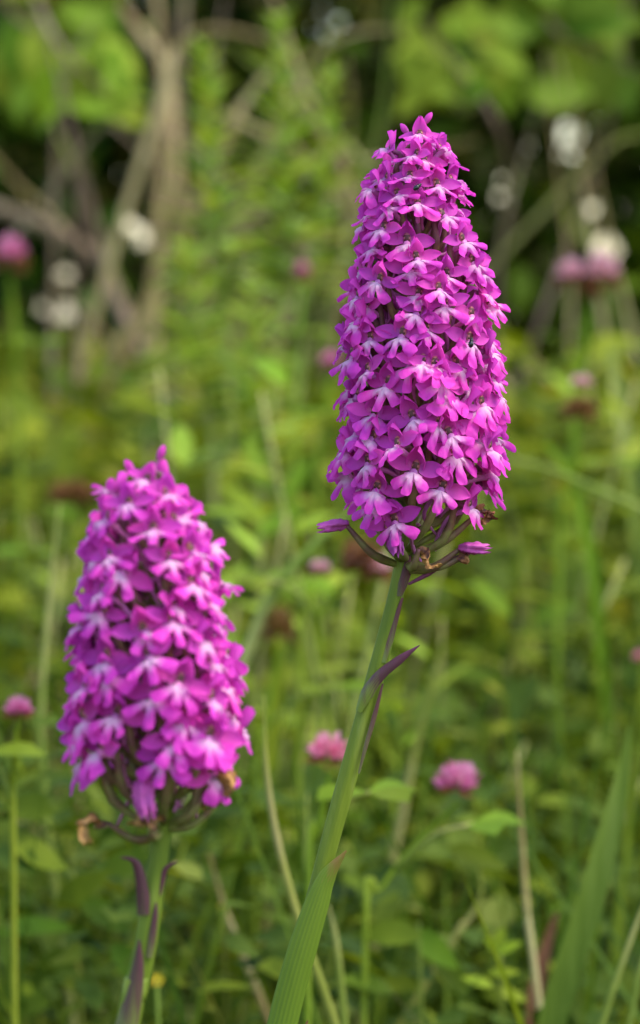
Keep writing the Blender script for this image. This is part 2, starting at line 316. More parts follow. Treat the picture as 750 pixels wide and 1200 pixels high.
# woody branches and dry stalks in front of the hedge
BR = 'bare branches in front of the hedge'
stalk('branch', 'thick tan upright trunk among the bare twigs', 'branch', [(172, -120), (186, 40), (188, 150), (185, 250), (180, 380)], [13, 15, 18, 18], 2.4, 'bark_tan', BR, 10, 30, lump=0.04)
stalk('branch', 'grey brown upright trunk close behind the tan one', 'branch', [(225, -120), (212, 60), (208, 190), (212, 320), (220, 480)], [14, 16, 18, 18], 2.55, 'bark', BR, 10, 30, lump=0.04)
stalk('branch', 'long curving brown branch sweeping down past the sky gaps', 'branch', [(30, 20), (75, 130), (100, 220), (122, 310), (150, 385), (205, 500), (230, 580)], [12, 16, 18, 18], 2.3, 'bark', BR, lump=0.05)
stalk('branch', 'thin straight branch crossing behind the curving branch', 'branch', [(70, 330), (120, 390), (175, 450), (215, 505)], [8, 12, 12], 2.25, 'bark_tan', BR, lump=0.05)
stalk('branch', 'slanting brown branch leaving the frame beside the pink clover', 'branch', [(-120, 190), (-20, 238), (50, 264), (112, 306), (150, 380)], [20, 20, 16, 14], 2.35, 'bark', BR, lump=0.05)
stalk('branch', 'tan branch leaning into the top of the upright trunk', 'branch', [(100, -60), (140, 5), (168, 45), (192, 80), (200, 160)], [14, 18, 18, 16], 2.45, 'bark_tan', BR, lump=0.05)
DR = 'dry stalks in front of the hedge'
stalk('dry_stalk', 'straw coloured stalk slanting down towards the tall orchid', 'stalk', [(318, -10), (345, 75), (380, 160), (418, 232)], [12, 14, 14], 2.2, 'straw', DR)
stalk('dry_stalk', 'dry olive stalk arching over at its tip', 'stalk', [(478, 34), (430, 36), (390, 50), (350, 80), (330, 130)], [5, 9, 10], 2.2, 'straw', DR)
stalk('dry_stalk', 'short straw coloured stalk crossing another near the top', 'stalk', [(345, 55), (315, 85), (285, 125), (262, 170)], [10, 12, 10], 2.15, 'straw', DR)
stalk('dry_stalk', 'pinkish dry stalk lying nearly level among the twigs', 'stalk', [(250, 128), (285, 145), (325, 166), (360, 190)], [9, 11, 9], 2.2, 'straw', DR)
stalk('dry_stalk', 'pale dry stalk fanning out from the trunk top', 'stalk', [(330, 52), (290, 40), (240, 35), (205, 60), (190, 110)], [8, 11, 11], 2.25, 'straw', DR)
stalk('dry_stalk', 'brown stalk rising past the brightest sky gap', 'stalk', [(640, 60), (648, 150), (658, 230), (668, 330), (668, 430)], [4, 6, 7], 2.1, 'straw', DR)

def whereabouts(px, y):
    near = 'behind the shorter orchid' if px < 310 else 'between the two orchids' if px < 400 else 'behind the tall orchid' if px < 620 else 'beyond the pink clovers'
    return near + (' close to the hedge' if y > 1.75 else '')
g_ = random.Random(77)
for i in range(28):
    x0 = g_.uniform(60, 460); yb = g_.uniform(180, 420); ln_ = g_.uniform(150, 330); a_ = g_.gauss(0, .55); dd = g_.uniform(2.0, 2.55)
    if i % 5 == 4: x0 = g_.uniform(560, 740)
    pp = [(x0 + math.sin(a_) * ln_ * q + 18 * math.sin(q * 3 + i), yb - math.cos(a_) * ln_ * q) for q in (1, .66, .33, 0)]
    stalk('dry_stalk', ('thin straw coloured', 'thin brown woody', 'thin pale green')[i % 3] + ' stalk ' + ('leaning over' if abs(a_) > .45 else 'standing upright') + ' before the hedge, ' + whereabouts(x0, 1), 'stalk', pp, [5, 7, 8], dd, ('straw', 'bark', 'paleg')[i % 3], 'thin dry stalks before the hedge')
# big leaves on the twiggy shrub (each one can be picked out)
def leafy_branch(label, pix, d, spots, mat, ln, seed, grp='leafy branches at the top of the hedge'):
    pts = [at(p[0], p[1], d) for p in pix[:-1]] + [at(pix[-1][0], pix[-1][1], d + .6)]; e = empty('leafy_branch', pts[-1], label, 'branch', grp)
    obj('twig', tube('twig', pts, [0.0008, 0.0016, 0.0025], M['bark'], 16, 8, origin=e.location), e)
    g = np.random.default_rng(seed); n = len(spots)
    pos = np.array([list(at(s[0], s[1], d + g.uniform(-.05, .05))) for s in spots]); ax = np.array([[math.cos(s[2]), g.uniform(-.5, .2), math.sin(s[2])] for s in spots])
    nr = np.array([0, -0.8, 0.8]) + g.normal(size=(n, 3)) * 0.3; L = ln * g.uniform(0.8, 1.2, n)
    P = leaf_points(pos - ax * L[:, None] * 0.5, ax, nr, L, L * 0.55, g.uniform(0, .2, n), 0.25, T_OV)
    P, _ = carve(P)
    for i in range(len(P)):
        o = obj('leaf', leaves_mesh('leaf', P[i:i + 1] - np.array(e.location), T_OV, M[mat], np.array([g.uniform(.2, .75)])), e)
def spotsin(x0, x1, y0, y1, n, seed):
    g = random.Random(seed); return [(g.uniform(x0, x1), g.uniform(y0, y1), g.uniform(-2.6, 0.4)) for _ in range(n)]
leafy_branch('leafy branch with glossy oval leaves above the bare branches', [(150, 110), (90, 60), (30, 30), (-60, -20), (-160, 200)], 2.3, spotsin(-20, 150, -10, 125, 26, 3), 'g_mid', 0.042, 3)
leafy_branch('branch with yellow green leaves hanging beside the tan trunk', [(150, 130), (110, 95), (60, 40), (20, -60)], 2.2, spotsin(20, 160, 60, 150, 18, 4), 'g_bright', 0.034, 4)
leafy_branch('sprig of pale yellow green leaves above the tall orchid', [(495, 20), (520, 60), (560, 110), (590, 170), (600, 300)], 2.2, spotsin(480, 600, 15, 115, 26, 5), 'g_yel', 0.030, 5)
leafy_branch('leafy branch with dark rounded leaves over the pale clover', [(760, 90), (690, 60), (640, 20), (620, -60)], 2.4, spotsin(600, 760, -10, 120, 24, 6), 'g_mid', 0.042, 6)

# ------------------------------------------------------------------ meadow: uncountable grass and herbs as stuff
def meadow_fill():
    g = np.random.default_rng(21)
    # herb leaves
    n = 66000; y = 0.84 + (g.uniform(0, 1, n) ** 1.15) * 2.0; x = g.uniform(-1, 1, n) * (0.25 + 0.24 * y)
    top = 0.175 + 0.07 * smooth(0.9, 1.7, y) + 0.035 * np.sin(x * 9 + y * 4) + 0.02 * np.sin(x * 23 - y * 11)
    z = top * g.uniform(0, 1, n) ** 0.75
    pos = np.stack([x, y, z], -1); az = g.uniform(0, 6.283, n); el = g.normal(0.1, 0.4, n)
    axis = np.stack([np.cos(az) * np.cos(el), np.sin(az) * np.cos(el), np.sin(el)], -1); nrm = np.array([0, -0.15, 1]) + g.normal(size=(n, 3)) * 0.4
    L = (0.010 + 0.022 * g.uniform(0, 1, n) ** 1.6) * (0.55 + .6 * smooth(.85, 1.7, y)); P = leaf_points(pos, axis, nrm, L, L * g.uniform(0.35, 0.75, n), g.uniform(-.1, .4, n), 0.3, T_O5)
    patch = 0.5 + 0.5 * np.sin(x * 7 + 1.3 * np.sin(y * 5)) * np.cos(y * 6 + x * 3); far = smooth(1.0, 1.7, y)
    u1 = g.uniform(0, 1, n); mi = np.where(u1 < far * (0.2 + 0.45 * patch), 1, np.where(u1 > 0.12 + 0.6 * far, 2, 0))  # nearer leaves mostly dark: shade low in the meadow put into leaf colour
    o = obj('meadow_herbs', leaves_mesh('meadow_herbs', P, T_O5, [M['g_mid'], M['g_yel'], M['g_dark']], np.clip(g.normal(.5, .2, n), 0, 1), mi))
    tag(o, 'mass of small green clover and herb leaves filling the meadow', 'herbs', kind='stuff')
    # grass
    n = 10500; y = 0.82 + g.uniform(0, 1, n) * 2.1; x = g.uniform(-1, 1, n) * (0.28 + 0.26 * y)
    L = g.uniform(0.10, 0.26, n) * (0.9 + 0.2 * smooth(0.8, 1.8, y)); pos = np.stack([x, y, np.full(n, -0.005)], -1)
    axis = np.stack([g.normal(0, .22, n), g.normal(0, .2, n), np.ones(n)], -1); az = g.uniform(0, 6.283, n)
    nrm = np.stack([np.cos(az), np.sin(az), np.zeros(n)], -1)
    P = leaf_points(pos, axis, nrm, L, g.uniform(0.0012, 0.0034, n), g.uniform(0, .55, n), 0.3, T_GR)
    o = obj('meadow_grass', leaves_mesh('meadow_grass', P, T_GR, [M['g_mid'], M['g_yel'], M['straw'], M['paleg'], M['g_dark']], np.clip(g.normal(.55, .2, n), 0, 1), np.where(g.uniform(0, 1, n) < .15 + .75 * smooth(1.0, 1.6, y), g.choice(4, n, p=[.3, .42, .13, .15]), g.choice([0, 4], n, p=[.3, .7]))))  # nearer blades mostly dark green, the low meadow's shade painted in
    tag(o, 'fine green and straw coloured grass blades across the meadow', 'grass', kind='stuff')
    # low turf round the orchids' feet and about the camera
    n = 16000; y = g.uniform(-0.6, 0.85, n); x = g.uniform(-0.9, 0.9, n); L = g.uniform(0.02, 0.07, n)
    L *= 1 + 0.6 * smooth(0.6, 0.85, y)
    pos = np.stack([x, y, np.full(n, -0.005)], -1); axis = np.stack([g.normal(0, .4, n), g.normal(0, .4, n), np.ones(n)], -1); az = g.uniform(0, 6.283, n)
    P = leaf_points(pos, axis, np.stack([np.cos(az), np.sin(az), np.zeros(n)], -1), L, g.uniform(0.002, 0.006, n), g.uniform(0, .6, n), 0.3, T_GR)
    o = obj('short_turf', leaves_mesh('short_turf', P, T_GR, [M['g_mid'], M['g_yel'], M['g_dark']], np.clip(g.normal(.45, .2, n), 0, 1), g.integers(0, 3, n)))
    tag(o, 'short green turf around the feet of the orchids', 'grass', kind='stuff')
meadow_fill()

# ------------------------------------------------------------------ meadow plants one can tell apart
def herb(label, cat, foot, spec, mat, d, tmpl, stemw=7, group=None, name='leafy_herb', seed=0, stem=None, tr=(.3, .75)):
    """spec: list of (px, py, angle, length_px, width_px): every leaf an own part"""
    g = np.random.default_rng(seed); f = Vector((at(foot[0], foot[1], d).x, at(foot[0], foot[1], d).y, 0)); e = empty(name, f, label, cat, group)
    s = mpp(d); topp = at(stem[0], stem[1], d) if stem else at(spec[0][0], spec[0][1], d)
    mid = (f + topp) * 0.5 + Vector((0.004, 0, 0))
    obj('stem', tube('stem', [topp, mid, f - Vector((0, 0, .01))], [stemw * s * .3, stemw * s * .5, stemw * s * .5], M['paleg'], 14, 8, attr='tint', origin=f), e)
    for (px, py, a, L, Wd) in spec:
        c = np.array(at(px, py, d + g.uniform(-.015, .015)))[None]; ax = np.array([[math.cos(a), g.uniform(-.35, .1), math.sin(a)]])
        nr = np.array([[0, -0.75, 0.7]]) + g.normal(size=(1, 3)) * 0.2
        P = leaf_points(c - ax * L * s * .5, ax, nr, np.array([L * s]), np.array([Wd * s]), g.uniform(0, .25, 1), 0.25, tmpl)
        o = obj('leaf', leaves_mesh('leaf', P - np.array(f), tmpl, M[mat], np.array([g.uniform(*tr)])), e)
    return e
herb('broad leaved green plant with drooping rounded leaves beside the shorter orchid', 'plant', (80, 1250), [(125, 1075, -0.5, 75, 36), (40, 1085, 0.2, 95, 44), (95, 1040, 0.7, 80, 36), (150, 1010, 0.4, 70, 34), (25, 1020, 2.6, 80, 36), (60, 1140, -2.4, 90, 40), (150, 1130, -0.9, 60, 30), (20, 1170, 2.9, 80, 40)], 'g_mid', 0.88, T_OV, name='broad_leaved_plant', tr=(.1, .4), seed=31, stem=(85, 1020))
herb('clump of oval green leaves beyond the stem of the tall orchid', 'plant', (470, 1280), [(455, 1092, 3.0, 80, 36), (510, 1112, -0.6, 75, 34), (560, 1005, -0.3, 75, 28), (530, 1140, -0.9, 70, 30), (430, 1150, 2.7, 70, 30), (420, 1035, 2.5, 45, 22)], 'g_mid', 0.85, T_OV, name='broad_leaved_plant', tr=(.1, .45), seed=32, stem=(490, 1080))
herb('small herb with a pale green budding top', 'plant', (555, 1300), [(585, 1100, 1.2, 30, 16), (578, 1108, 2.4, 34, 15), (596, 1110, 0.5, 34, 15), (590, 1140, 0.1, 40, 16), (560, 1150, 2.8, 40, 16), (600, 1165, -.3, 40, 16)], 'g_bright', 0.86, T_OV, name='leafy_herb', seed=33, stem=(586, 1105))
herb('leafy plant with long pale green leaves under the pink clover with a brown base', 'plant', (620, 1100), [(640, 775, -0.35, 95, 26), (560, 790, 2.8, 80, 26), (650, 715, 0.5, 70, 24), (575, 700, 2.4, 70, 24), (610, 655, 1.3, 60, 20), (690, 830, -0.5, 80, 26), (560, 860, 3.4, 80, 26)], 'g_mid', 1.25, T_OV, seed=34, stem=(612, 650))
herb('leafy plant with pointed bright leaves growing between the two orchids', 'plant', (340, 1100), [(330, 610, 0.6, 80, 26), (290, 590, 2.3, 80, 24), (350, 560, 1.0, 70, 22), (300, 540, 1.9, 70, 22), (370, 690, 0.1, 80, 26), (290, 680, 2.8, 80, 26), (345, 790, 0.2, 80, 28)], 'g_bright', 1.35, T_OV, seed=35, stem=(320, 530))
# repeats: leafy herbs scattered through the meadow
def proto_herb(seed, mat, tmpl, nl, h, ll, wr, el):
    g = np.random.default_rng(seed); e = empty('leafy_herb', (0, 0, 0), '', 'plant')
    obj('stem', tube('stem', [(0, 0, -.01), (g.normal() * .01, g.normal() * .01, h * .5), (g.normal() * .015, g.normal() * .015, h)], [.0014, .001, .0006], M['paleg'], 10, 6, attr='tint'), e)
    for k in range(nl):
        u = (k + 1) / nl; az = k * 2.4 + g.normal() * .3; z = h * (0.2 + 0.8 * u); L = ll * (1.15 - 0.45 * u) * g.uniform(.8, 1.2)
        ax = np.array([[math.cos(az), math.sin(az), el + g.normal() * .2]]); nr = np.array([[-math.cos(az) * .4, -math.sin(az) * .4, 1]])
        P = leaf_points(np.array([[0, 0, z]]), ax, nr, np.array([L]), np.array([L * wr]), g.uniform(.05, .35, 1), .25, tmpl)
        obj('leaf', leaves_mesh('leaf', P, tmpl, M[mat], np.array([g.uniform(.35, .85)])), e)
    return e
def copy_tree(o, parent=None):
    c = o.copy(); COL.objects.link(c); c.parent = parent
    for ch in list(o.children): copy_tree(ch, c)
    return c
protos = [(proto_herb(41, 'g_bright', T_OV, 14, .24, .024, .32, .5), 'upright bright green herb with narrow leaves', 'upright herbs in the meadow'),
          (proto_herb(42, 'g_mid', T_OB, 9, .19, .024, .6, .25), 'leafy green herb with broad oval leaves', 'broad leaved herbs in the meadow'),
          (proto_herb(43, 'g_yel', T_RD, 11, .20, .018, .7, .3), 'yellow green herb with small round leaves', 'round leaved herbs in the meadow')]
g_ = random.Random(5)
for pi, (pr, lab, grp) in enumerate(protos):
    for i in range(26):
        o = pr if i == 0 else copy_tree(pr)
        y = g_.uniform(1.1, 2.2); px = (i + g_.random()) / 26 * 860 - 55
        o.location = (at(px, 600, y).x, y, 0); o.rotation_euler = (g_.gauss(0, .12), g_.gauss(0, .12), g_.uniform(0, 6.28)); s = g_.uniform(.8, 1.25); o.scale = (s, s, s)
        o['label'] = lab + ', ' + whereabouts(px, y); o['group'] = grp

# upright feathery plants with small whorled leaves
def feathery(label, pix, d, seed, ln=0.021, nl=104, mat='feather'):
    pts = [at(p[0], p[1], d) for p in pix]; b = pts[-1]; foot = Vector((b.x, b.y, 0)); pts.append(foot - Vector((0, 0, .01)))
    e = empty('feathery_plant', foot, label, 'plant', 'upright feathery plants before the hedge')
    obj('stem', tube('stem', pts, [.0008, .0014, .0018], M['paleg'], 24, 6, attr='tint', origin=foot), e)
    g = np.random.default_rng(seed); C = catmull(pts, 200); C = C[: int(200 * 0.62)]
    for k in range(nl):
        u = k / nl; i = int(u * (len(C) - 1)); az = k * 2.4; L = ln * (0.55 + 1.2 * u) * g.uniform(.75, 1.25)
        ax = np.array([[math.cos(az), math.sin(az), 0.9 - 0.7 * u + g.normal() * .2]]); nr = np.array([[-math.cos(az), -math.sin(az), 1.0]])
        P = leaf_points(C[i][None], ax, nr, np.array([L]), np.array([L * .26]), g.uniform(.05, .35, 1), .25, T_SM)
        obj('leaf', leaves_mesh('leaf', P - np.array(foot), T_SM, M[mat], np.array([g.uniform(.3, .9)])), e)
feathery('tall feathery light green plant with the highest slim tip', [(325, 20), (328, 120), (335, 230), (332, 340), (320, 480)], 1.6, 51)
feathery('slim feathery light green plant nearest the tan trunk', [(240, 55), (245, 140), (252, 250), (258, 360), (270, 480)], 1.55, 52)
feathery('short feathery green plant close to the tall orchid', [(388, 85), (384, 150), (375, 250), (362, 360), (350, 480)], 1.7, 53, nl=64)
feathery('bushy feathery green plant spreading below the sky gaps', [(215, 290), (220, 330), (228, 400), (240, 480), (250, 560)], 1.5, 54, ln=.02, nl=64)
feathery('feathery plant leaning over between the two orchids', [(300, 330), (295, 400), (292, 480), (300, 560), (305, 640)], 1.4, 55, ln=.02, nl=64)

# pale stalks and blades
ST = 'pale stalks in the meadow'
stalk('grass_stalk', 'long pale stalk bowing down behind the stem of the tall orchid', 'stalk', [(309, 815), (312, 900), (325, 985), (352, 1085), (392, 1200)], [9, 11, 12, 12], 0.76, 'paleg', ST)
stalk('grass_stalk', 'tan upright stalk between the pink clover and the broad blade', 'stalk', [(606, 880), (610, 960), (617, 1060), (628, 1150)], [8, 9, 10], 0.86, 'straw', ST)
stalk('grass_stalk', 'pale diagonal stalk lying across behind the base of the tall spike', 'stalk', [(585, 535), (640, 549), (690, 570), (760, 602), (900, 690)], [9, 13, 15], 1.15, 'paleg', ST)
stalk('grass_stalk', 'thick pale green stalk slanting up to the base of the tall spike', 'stalk', [(440, 575), (400, 610), (352, 655), (314, 706), (280, 790)], [12, 14, 15], 1.0, 'paleg', ST)
stalk('grass_stalk', 'pale stalk rising to the left of the shorter orchid', 'stalk', [(70, 590), (58, 700), (48, 840), (55, 960), (62, 1020)], [8, 11, 13], 0.95, 'paleg', ST)
stalk('grass_stalk', 'straight straw stalk leaving the frame by the broad blade', 'stalk', [(770, 1020), (745, 1085), (722, 1150), (704, 1205)], [8, 10, 10], 0.78, 'paleg', ST)
stalk('grass_stalk', 'thin short stalk at the edge beside the straight straw stalk', 'stalk', [(775, 1060), (752, 1130), (738, 1200)], [7, 9, 9], 0.8, 'paleg', ST)
stalk('grass_stalk', 'olive stalk leaning behind the small pink clover head', 'stalk', [(520, 745), (508, 800), (488, 870), (470, 960)], [9, 12, 12], 1.0, 'paleg', ST)
stalk('grass_stalk', 'thin stalk running up behind the lower stem of the tall orchid', 'stalk', [(385, 1060), (395, 1110), (405, 1210)], [9, 10, 10], 0.8, 'paleg', ST)
stalk('grass_stalk', 'bent green stalk beside the clump of oval leaves', 'stalk', [(560, 1010), (563, 1050), (548, 1080), (520, 1120)], [8, 9, 9], 0.88, 'paleg', ST)
stalk('grass_stalk', 'slender stalk below the pale two lobed clover', 'stalk', [(360, 930), (358, 1000), (362, 1060), (340, 1150)], [8, 9, 9], 0.86, 'paleg', ST)
stalk('grass_stalk', 'brownish stalk crossing low behind the shorter orchid', 'stalk', [(245, 1000), (262, 1060), (285, 1120), (320, 1210)], [8, 9, 9], 0.9, 'straw', ST)
blade('broad_grass', 'broad ribbed green grass blade standing alone', 'grass blade', [(738, 850), (728, 915), (711, 985), (687, 1070), (656, 1165), (640, 1230)], [4, 18, 29, 33, 34, 32, 26, 20], 0.82, 'blade')
blade('dry_leaf', 'dark reddish brown withered leaf beside the broad blade', 'leaf', [(652, 1070), (640, 1110), (630, 1150), (624, 1215)], [6, 16, 20, 16, 10], 0.88, 'redleaf')
blade('tall_grass', 'pale upright blade near the brown clover head', 'grass blade', [(718, 408), (722, 450), (730, 500), (738, 560)], [8, 18, 20, 16, 10, 8], 1.3, 'paleg')
blade('tall_grass', 'wide blade arching at the edge of the meadow, yellow green', 'grass blade', [(640, 520), (670, 560), (690, 640), (700, 720)], [8, 14, 16, 14, 10], 1.2, 'g_yel')
blade('tall_grass', 'yellow green blade rising beside the shorter spike', 'grass blade', [(330, 700), (325, 800), (318, 900), (300, 1000)], [6, 14, 16, 14, 12], 1.05, 'g_yel')

# ------------------------------------------------------------------ clovers
def clover(label, px, py, wpx, d, mat, path, seed, hpx=None, brown=0.0, leaves=1, stemw=6.5, name='clover', cat='clover', lobes=None, group='clovers in the meadow'):
    s = mpp(d); r = wpx * s * .5; hh = (hpx or wpx) * s * .5; c = at(px, py, d)
    pts = [c + Vector((0, 0, -hh * .7))] + [at(q[0], q[1], d) for q in path]
    b = pts[-1]; foot = Vector((b.x + (pts[-1].x - pts[-2].x) * .3, b.y, 0)); pts.append(foot - Vector((0, 0, .01)))
    e = empty(name, foot, label, cat, group)
    obj('stem', tube('stem', pts, [stemw * s * .4, stemw * s * .5, stemw * s * .6], M['g_bright'], 20, 8, attr='tint', origin=foot), e)
    g = np.random.default_rng(seed)
    for li, (ox, oy, sc, mt) in enumerate(lobes or [(0, 0, 1, mat)]):
        n = 170; u = g.uniform(-0.75, 1, n); az = g.uniform(0, 6.283, n); rad = np.sqrt(1 - np.clip(u, -1, 1) ** 2 * .95)
        dirs = np.stack([np.cos(az) * rad, np.sin(az) * rad, u], -1); cc = np.array(c + Vector((ox * s, 0, -oy * s)))
        base = cc + dirs * np.array([r, r, hh]) * 0.25 * sc; ax = dirs * np.array([r, r, hh]) + np.array([0, 0, hh * .5])
        L = np.linalg.norm(dirs * np.array([r, r, hh]), axis=1) * .78 * sc
        P = leaf_points(base, ax, dirs + g.normal(size=(n, 3)) * .4 + np.array([0, 0, .3]), L * g.uniform(.8, 1.15, n), L * .2, g.uniform(-.1, .25, n), .5, T_SM)
        tint = np.clip(0.5 + u * .25 + g.normal(0, .2, n), 0, 1)
        mats = [M[mt], M['clover_brown']]; mi = (u < -0.35 + brown * 1.3 * g.uniform(.6, 1.2, n)).astype(int) if brown >= 0 else np.zeros(n, int)
        o = obj('flower_head', leaves_mesh('flower_head', P - np.array(foot), T_SM, mats, tint, mi), e); o['kind'] = 'stuff'
    C = catmull(pts, 40)
    for k in range(leaves):
        q = C[20 + 9 * k]; a0 = g.uniform(0, 6.28); hub = q + np.array([math.cos(a0) * .02, -.005, .012])
        obj('leaf_stalk', tube('leaf_stalk', [q, (q + hub) / 2 + np.array([0, 0, .003]), hub], [.0006, .0005], M['paleg'], 8, 6, attr='tint', origin=foot), e)
        for j in range(3):
            az = a0 + (j - 1) * 1.6; L = .014
            P = leaf_points(hub[None], np.array([[math.cos(az), math.sin(az), .1]]), np.array([[0, -.3, 1.0]]), np.array([L]), np.array([L * .62]), np.array([.15]), .25, T_OB)
            obj('leaflet', leaves_mesh('leaflet', P - np.array(foot), T_OB, M['g_mid'], np.array([.6])), e)
    return e
clover('round bright pink clover head on a slanting stalk, beyond the tall orchid stem', 537, 920, 58, 0.84, 'clover', [(522, 955), (485, 992), (445, 1045), (428, 1100)], 61, hpx=56)
clover('pink clover head close behind the stem of the tall orchid', 386, 886, 54, 0.80, 'clover', [(382, 925), (372, 985), (362, 1050)], 62, hpx=62)
clover('small dull pink clover head beyond the shorter orchid', 22, 834, 38, 0.8, 'clover', [(18, 870), (14, 940), (16, 1020)], 63)
clover('faded two lobed clover head with a brown middle between the two spikes', 410, 665, 56, 1.0, 'clover_pale', [(395, 690), (375, 725), (352, 775)], 64, lobes=[(-35, 5, .55, 'clover_pale'), (12, -8, 1, 'clover_brown'), (30, 6, .8, 'clover_pale'), (8, -2, .7, 'clover_pale')], brown=.3)
clover('withered brown clover head beside the shorter spike', 327, 738, 44, 1.0, 'clover_brown', [(322, 790), (312, 850), (300, 930)], 65, hpx=60)
clover('pale pink double clover head below the brightest sky gap', 690, 328, 50, 1.35, 'clover_pale', [(688, 380), (680, 440), (672, 520)], 66, hpx=64, lobes=[(-22, -2, .8, 'clover_pale'), (16, -4, 1, 'clover_pale'), (2, 16, .6, 'clover_brown')], brown=.1)
clover('brown clover head with a last tuft of pink on top', 679, 478, 50, 1.2, 'clover_brown', [(676, 520), (668, 580), (655, 660)], 67, hpx=42, lobes=[(0, 6, 1, 'clover_brown'), (2, -28, .55, 'clover_pale')])
clover('large blurred pink clover head beside the slanting brown branch', 12, 305, 48, 1.5, 'clover', [(14, 350), (20, 430), (24, 520)], 68, hpx=60, brown=.35)
clover('tiny dark pink clover bud among the feathery plants', 354, 322, 24, 1.5, 'clover', [(352, 350), (348, 420), (345, 500)], 69, hpx=36, brown=.3)
clover('dark red brown clover head behind the top of the shorter spike', 85, 582, 60, 1.3, 'clover_brown', [(88, 620), (92, 680), (95, 760)], 70, hpx=44)
clover('pink clover head half hidden behind the tall spike', 388, 425, 30, 1.3, 'clover', [(385, 450), (380, 520), (372, 600)], 71)
clover('small pink clover head just inside the meadow beyond the broad blade', 752, 772, 22, 1.1, 'clover', [(752, 800), (755, 860), (758, 920)], 72)

# small yellow flowers low in the herbs
def yellow_flower(label, px, py, d, wpx, seed):
    c = at(px, py, d); f = Vector((c.x + .004, c.y, 0)); e = empty('yellow_flower', f, label, 'flower', 'small yellow flowers low in the herbs'); s = mpp(d); g = np.random.default_rng(seed)
    obj('stem', tube('stem', [c, (c + f) / 2, f - Vector((0, 0, .01))], [.0004, .0006], M['paleg'], 10, 6, attr='tint', origin=f), e)
    for k in range(6):
        a = k * 1.047; ax = np.array([[math.cos(a), -.3, math.sin(a)]]); L = wpx * s * .55
        P = leaf_points(np.array(c)[None], ax, np.array([[0, -1, .2]]), np.array([L]), np.array([L * .7]), np.array([.1]), .2, T_OB)
        obj('petal', leaves_mesh('petal', P - np.array(f), T_OB, M['yellow'], np.array([g.uniform(.2, .9)])), e)
yellow_flower('small yellow flower beside the lower stem of the shorter orchid', 184, 1148, 0.80, 16, 81)
yellow_flower('tiny yellow flower beyond the shorter orchid, beneath its spike', 262, 1062, 0.92, 11, 82)

# ------------------------------------------------------------------ orchid florets (shared meshes, metres)
MM = 0.001
def lip_mesh(seed, upper=False):
    g = np.random.default_rng(seed); th = np.radians(np.linspace(-84, 84, 61)); rho = np.linspace(0, 1, 12)
    a = math.radians(g.uniform(48, 60) if upper else g.uniform(42, 52)); L = g.uniform(5.2, 6.2); ws = math.radians(g.uniform(14, 18) if upper else g.uniform(18, 23)); wc = math.radians(g.uniform(18, 23) if upper else g.uniform(16, 20)); cl = .8 if upper else .98
    lobes = [(-a * g.uniform(.9, 1.1), L * g.uniform(.86, 1.08), ws * g.uniform(.85, 1.1)), (g.normal() * .07, L * cl * g.uniform(.86, 1.04), wc), (a * g.uniform(.9, 1.1), L * g.uniform(.86, 1.08), ws * g.uniform(.85, 1.1))]
    n0 = L * g.uniform(.34, .46); r = n0 * np.clip((math.radians(90) - np.abs(th)) / math.radians(16), 0, 1); dl = np.full_like(th, 9.0); k_ = np.zeros(len(th), int)
    for i, (tk, Lk, wk) in enumerate(lobes):
        x = np.abs(th - tk) / wk; rk = np.where(x < 1, Lk * (1 - np.clip(x, 0, 1) ** 3.2) ** .42 * (1 - .05 * np.cos(x * 3)), 0); r = np.maximum(r, rk); b = x < dl; dl = np.where(b, x, dl); k_ = np.where(b, i, k_)
    r = np.convolve(np.pad(r, 1, 'edge'), [.2, .6, .2], 'valid')
    R, TH = np.meshgrid(rho, np.arange(len(th)), indexing='ij'); rr = R * r[None]; T_ = th[None]
    X = rr * np.sin(T_) * 0.96; t = rr * np.cos(T_)
    t0, t1 = math.radians(g.uniform(30, 55)), math.radians(g.uniform(-8, 16)); tt = np.linspace(0, 7, 200); tau = t0 + (t1 - t0) * np.minimum(tt / L, 1.2)
    yy = np.concatenate([[0], np.cumsum(np.sin(tau))[:-1]]) * (tt[1]); zz = -np.concatenate([[0], np.cumsum(np.cos(tau))[:-1]]) * tt[1]
    Y = np.interp(t, tt, yy); Z = np.interp(t, tt, zz)
    bl, br = g.normal(-.5, .7, 2); ax = np.abs(X) / 4
    Y += np.where(X < 0, bl, br) * ax ** 2 * 1.2
    Y += -0.55 * np.clip(dl, 0, 1.3)[None] ** 2 * R ** 1.5 * (1 if g.random() < .75 else -.7)
    Y += 0.16 * np.sin(5 * T_ + rr * 2 + seed) * R + 0.10 * np.sin(17 * T_ + 3 * rr + seed * 2) * R ** 2
    for sx in (-1, 1): Y += 0.55 * np.exp(-((X - sx * .75) / .38) ** 2 - ((t - 1.2) / .8) ** 2)
    V = np.stack([X, Y + .5, Z - .2], -1).reshape(-1, 3) * MM
    fade = np.clip((rr - 1.1) / 3.0 + 0.16 * np.clip(dl, 0, 1)[None] * R, 0, 1)
    return mesh('lip', V, grid_faces(len(rho), len(th)), M['lip'], 'fade', fade.ravel())
